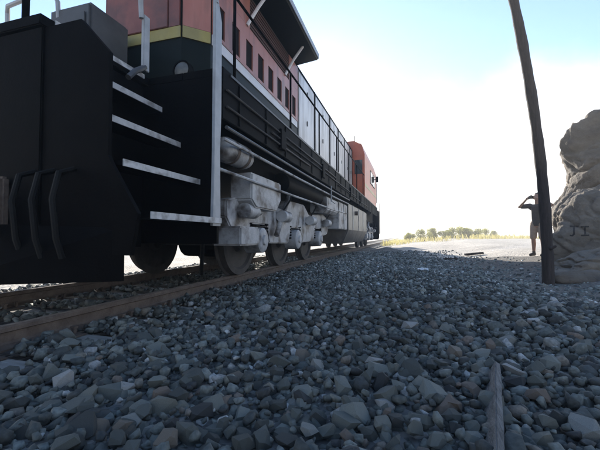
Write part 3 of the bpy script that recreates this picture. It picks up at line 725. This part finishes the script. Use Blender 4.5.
for strokes in ([[(-.14,.12),(.02,.12)], [(-.06,.11),(-.06,-.08),(-.09,-.12),(-.14,-.11)]], [[(.07,.10),(.21,.10)], [(.14,.09),(.14,-.10)], [(.07,-.11),(.21,-.11)]]):
    mb = MB()
    for s_ in strokes: stroke(mb, s_)
    if mb.v: part('graffiti_letter', mb, M['graffiti'], b_low)

# ------------------------------------------------------------------ loose things on the ground
def board(name, p0, p1, w, h, m, label, cat, tilt=0):
    p0, p1 = Vector(p0), Vector(p1); d = (p1-p0); L_ = d.length; t = d.normalized(); sd_ = t.cross(Vector((0,0,1))).normalized(); up = sd_.cross(t)
    q = Matrix.Rotation(tilt, 3, t); sd_ = q@sd_; up = q@up; n = 14; mb = MB(); vs_ = []
    for i in range(n+1):
        c = p0+t*L_*i/n; k = 1+random.uniform(-.10, .10)
        for a, b in ((-1, -1), (1, -1), (1, 1), (-1, 1)):
            e = (.9 if i == n else 1)
            vs_.append(c+sd_*a*w/2*k*e+up*b*h/2*(1+random.uniform(-.03, .03))*e+t*random.uniform(-.012, .012)*(i in (0, n)))
    fs = [(i*4+j, i*4+(j+1) % 4, i*4+4+(j+1) % 4, i*4+4+j) for i in range(n) for j in range(4)]+[(0,3,2,1), (n*4, n*4+1, n*4+2, n*4+3)]
    mb.add(vs_, fs); return solo(name, mb, m, tuple(p0), label, cat, bevel=.004)
board('wooden_board', (.20, 1.05, .055), (.405, 2.03, .05), .028, .12, M['board'], 'weathered split grey board on edge in the gravel, pointing away', 'board', tilt=.5)
board('wooden_plank', (1.86, 13.16, zg(1.86, 13.16)+.06), (2.45, 13.34, zg(2.45, 13.34)+.06), .14, .07, M['pole'], 'short dark plank lying on the dirt toward the person', 'plank')
board('wooden_stick', (1.05, 11.2, zg(1.05, 11.2)+.05), (1.4, 11.35, zg(1.4, 11.35)+.04), .09, .06, M['pole'], 'short dark stick on the gravel beyond the white scrap', 'stick')
mb = MB(); n = 6; z0 = zg(.26, 6.9)+.07
vs_ = [(.26+(i/n-.5)*.19, 6.91+(j/3-.5)*.12, z0+.012*math.sin(i*1.9+j)+.02*(j/3)) for j in range(4) for i in range(n+1)]
vs_ += [(a, b, c-.004) for a, b, c in vs_]; q = (n+1)*4
fs = [(j*(n+1)+i, j*(n+1)+i+1, (j+1)*(n+1)+i+1, (j+1)*(n+1)+i) for j in range(3) for i in range(n)]
mb.add(vs_, fs+[tuple(k+q for k in f)[::-1] for f in fs])
solo('paper_scrap', mb, M['litter'], (.26, 6.91, z0), 'small crumpled white scrap lying on the gravel', 'litter')

# ------------------------------------------------------------------ shrubs and grass
def leaf_cloud(n, rx, ry, rz, size, seed, lumps=9):
    r = random.Random(seed); cs = []
    for k in range(lumps):
        a = r.uniform(0, 6.28); q = r.random()**.5*.75
        cs.append((Vector((rx*q*math.cos(a), ry*q*math.sin(a), rz*r.uniform(.25, .95)*(1-.35*q))), r.uniform(.28, .5)))
    mb = MB()
    for i in range(n):
        c, s = r.choice(cs); d = Vector((r.gauss(0,1), r.gauss(0,1), r.gauss(0,1))).normalized()*s*r.random()**.4
        p = c+Vector((d.x*rx, d.y*ry, d.z*rz*.7)); 
        if p.z < .03: p.z = r.uniform(.03, .2)
        u = Vector((r.gauss(0,1), r.gauss(0,1), r.gauss(0,1))).normalized(); w = u.orthogonal().normalized()*size*.45; u = u*size*r.uniform(.6, 1.3)
        mb.add([p-u, p+w, p+u, p-w], [(0,1,2,3)])
    return mb
shr_me = []
for k in range(3):
    me = leaf_cloud(2600, 1.1, 1.0, 1.5, .075, 50+k).mesh('crown', recalc=False); me.materials.append(M['leaf']); shr_me.append(me)
stem = MB()
for k in range(7):
    a = k*.9; stem.tube([(0,0,-.1), (.15*math.cos(a), .15*math.sin(a), .4), (.5*math.cos(a), .5*math.sin(a), 1.0)], [.03, .022, .008], 6)
stem_me = stem.mesh('trunk'); stem_me.materials.append(M['bark'])
SH = [(.1,37,.7,0), (1.5,36,.8,1), (2.6,39,.85,2), (3.6,37.5,.8,0), (4.7,40,1.0,1), (5.6,38,.8,2), (6.6,41,.85,0), (7.8,43,.75,1), (9.4,46,.65,2)]
for (x, y, sc, k) in SH:
    o = thing('shrub', (x, y, float(gh(x, y))), 'sunlit yellow-green desert shrub on the pale sand beyond the locomotive', 'shrub', 'desert shrubs beyond the locomotive')
    o.scale = (sc*random.uniform(.9, 1.25), sc, sc*random.uniform(.85, 1.1)); o.rotation_euler.z = random.uniform(0, 6.28)
    c = bpy.data.objects.new('crown', shr_me[k]); link(c, o); c = bpy.data.objects.new('trunk', stem_me); link(c, o)
mb = MB(); r = random.Random(3)
for k in range(9000):
    y = r.uniform(27, 58); x = r.uniform(-2, 6+(y-27)*.75)
    if noise.noise(Vector((x*.35, y*.35, 2.2))) < .02: continue
    z = float(gh(x, y)); h = r.uniform(.15, .5); a = r.uniform(0, 6.28); d = Vector((math.cos(a), math.sin(a), 0))*r.uniform(.05, .2); w = Vector((-math.sin(a), math.cos(a), 0))*.012
    p = Vector((x, y, z-.02)); mb.add([p-w, p+w, p+d*.4+w*.7+Vector((0,0,h*.7)), p+d+Vector((0,0,h))], [(0,1,2,3)])
me = mb.mesh('dry_grass', recalc=False); me.materials.append(M['drygrass']); o = bpy.data.objects.new('dry_grass', me); link(o)
tag(o, 'dry yellow grass growing on the pale sand among the shrubs', 'grass', kind='stuff')

# ------------------------------------------------------------------ person photographing the train
PX, PY = 3.46, 11.3; PZ = zg(PX, PY)
person = thing('person', (PX, PY, PZ), 'standing person in dark shirt and tan shorts raising a camera beside the pole', 'person')
person.rotation_euler.z = R(-38)
def remeshed(name, mb, voxel, smooth, m, parent):
    me = mb.mesh(name); me.materials.append(m); o = bpy.data.objects.new(name, me); link(o, parent)
    md = o.modifiers.new('r', 'REMESH'); md.mode = 'VOXEL'; md.voxel_size = voxel; md.use_smooth_shade = True
    s_ = o.modifiers.new('s', 'SMOOTH'); s_.iterations = smooth; s_.factor = .5
    bpy.context.view_layer.update(); dg = bpy.context.evaluated_depsgraph_get()
    new = bpy.data.meshes.new_from_object(o.evaluated_get(dg)); o.modifiers.clear(); o.data = new; new.name = name
    if not new.materials: new.materials.append(m)
    return o
# local space: faces -y, x to the person's left
HIP = .90; SHO = 1.42
def arm(s):
    sh = (s*.185, .01, SHO); el = (s*.40, -.13, 1.40); wr = (s*.155, -.30, 1.575); return sh, el, wr
b = MB()
b.blob((0, .02, HIP), .13, (0, .0, 1.12), .12); b.blob((-.07, .02, HIP-.02), .10, (.07, .02, HIP-.02), .10)
b.blob((0, 0, 1.12), .125, (0, 0, 1.32), .135); b.blob((-.13, .01, 1.38), .075, (.13, .01, 1.38), .075)
b.blob((0, .01, 1.40), .062, (0, -.01, 1.53), .055)
b.blob((0, -.005, 1.63), .083, (0, .005, 1.67), .09); b.blob((0, -.035, 1.575), .048, (0, -.02, 1.60), .06)
b.blob((0, -.095, 1.605), .012, (0, -.088, 1.64), .008)
b.blob((-.022, -.082, 1.567), .009, (.022, -.082, 1.567), .009)
for s in (1, -1):
    b.blob((s*.088, .01, 1.605), .015, (s*.09, .015, 1.645), .02)
    b.blob((s*.032, -.083, 1.628), .012, (s*.034, -.083, 1.628), .012)
    b.blob((s*.09, .02, HIP-.04), .088, (s*.11, -.005, .50), .058); b.blob((s*.11, -.005, .50), .054, (s*.115, .03, .34), .056)
    b.blob((s*.115, .03, .34), .056, (s*.12, .03, .09), .036); b.blob((s*.12, .03, .05), .036, (s*.135, -.12, .035), .032)
    sh, el, wr = arm(s)
    b.blob(sh, .056, el, .042); b.blob(el, .042, wr, .028)
    pc = Vector(wr)+Vector((-s*.035, -.03, .03)); b.blob(wr, .028, pc, .03)
    for k in range(4):
        base = pc+Vector((-s*.01, -.012, .028-.019*k)); L_ = (.052, .058, .054, .042)[k]
        mid = base+Vector((-s*L_*.5, -.03, .004)); tip = mid+Vector((-s*L_*.75, .004, -.004))
        b.blob(base, .0095, mid, .009, 8); b.blob(mid, .009, tip, .0075, 8)
    tb = pc+Vector((s*.0, .015, -.02)); tm = tb+Vector((-s*.03, .012, -.008)); b.blob(tb, .011, tm, .0095, 8); b.blob(tm, .0095, tm+Vector((-s*.026, -.008, .006)), .008, 8)
remeshed('body', b, .0075, 3, M['skin'], person)
c = MB(); c.blob((0, .02, HIP+.02), .142, (0, 0, 1.12), .14); c.blob((0, 0, 1.12), .142, (0, 0, 1.32), .15); c.blob((-.135, .01, 1.375), .09, (.135, .01, 1.375), .09)
for s in (1, -1):
    sh, el, wr = arm(s); e = Vector(sh).lerp(Vector(el), .72); c.blob(sh, .074, e, .068)
remeshed('shirt', c, .012, 4, M['shirt'], person)
c = MB(); c.blob((-.07, .02, HIP+.01), .118, (.07, .02, HIP+.01), .118)
for s in (1, -1): c.blob((s*.092, .02, HIP-.06), .108, (s*.112, 0, .54), .088)
remeshed('shorts', c, .012, 4, M['shorts'], person)
c = MB(); c.blob((0, .018, 1.655), .095, (0, .03, 1.70), .09); c.blob((0, .05, 1.6), .07, (0, .03, 1.68), .085)
remeshed('hair', c, .01, 3, M['hair'], person)
for s in (1, -1):
    c = MB(); c.blob((s*.12, .05, .055), .05, (s*.137, -.14, .04), .042); c.blob((s*.12, .03, .08), .048, (s*.12, .03, .12), .046)
    remeshed('shoe', c, .01, 3, M['shoe'], person)
rot = Matrix.Rotation(R(-38), 3, 'Z'); cc = rot@Vector((0, -.365, 1.625))+Vector((PX, PY, PZ))
camt = thing('photo_camera', tuple(cc), 'small black camera held up to the face of the person', 'camera'); camt.rotation_euler.z = R(-38)
def lpart(name, mb, m, parent, bevel=0):
    me = mb.mesh(name, (0,0,0), bevel); me.materials.append(m); o = bpy.data.objects.new(name, me); link(o, parent); return o
lpart('camera_body', MB().box(-.062, .062, -.03, .03, -.04, .035).box(-.025, .025, -.028, .025, .036, .055), M['black'], camt, .006)
lpart('lens', MB().lathe([(-.03, .036), (-.10, .034), (-.10, .028), (-.09, .0005)], (0, 0, -.003), 'y', 20), M['exhaust'], camt)

# ------------------------------------------------------------------ haze, a volume added to wash out the distance like glare
mb = MB().box(-160, 160, -160, 220, -2.5, 12)
hz = bpy.data.materials.new('glare_haze'); hz.use_nodes = True; nt = hz.node_tree; nt.nodes.remove(nt.nodes['Principled BSDF'])
pv = nt.nodes.new('ShaderNodeVolumePrincipled'); pv.inputs['Color'].default_value = (.95, .93, .9, 1); pv.inputs['Density'].default_value = .0048; pv.inputs['Anisotropy'].default_value = .4
nt.links.new(pv.outputs[0], nt.nodes['Material Output'].inputs['Volume'])
me = mb.mesh('haze'); me.materials.append(hz); o = bpy.data.objects.new('haze', me); link(o)
tag(o, 'thin pale haze added for glare over the track and the sand', 'haze', kind='stuff')
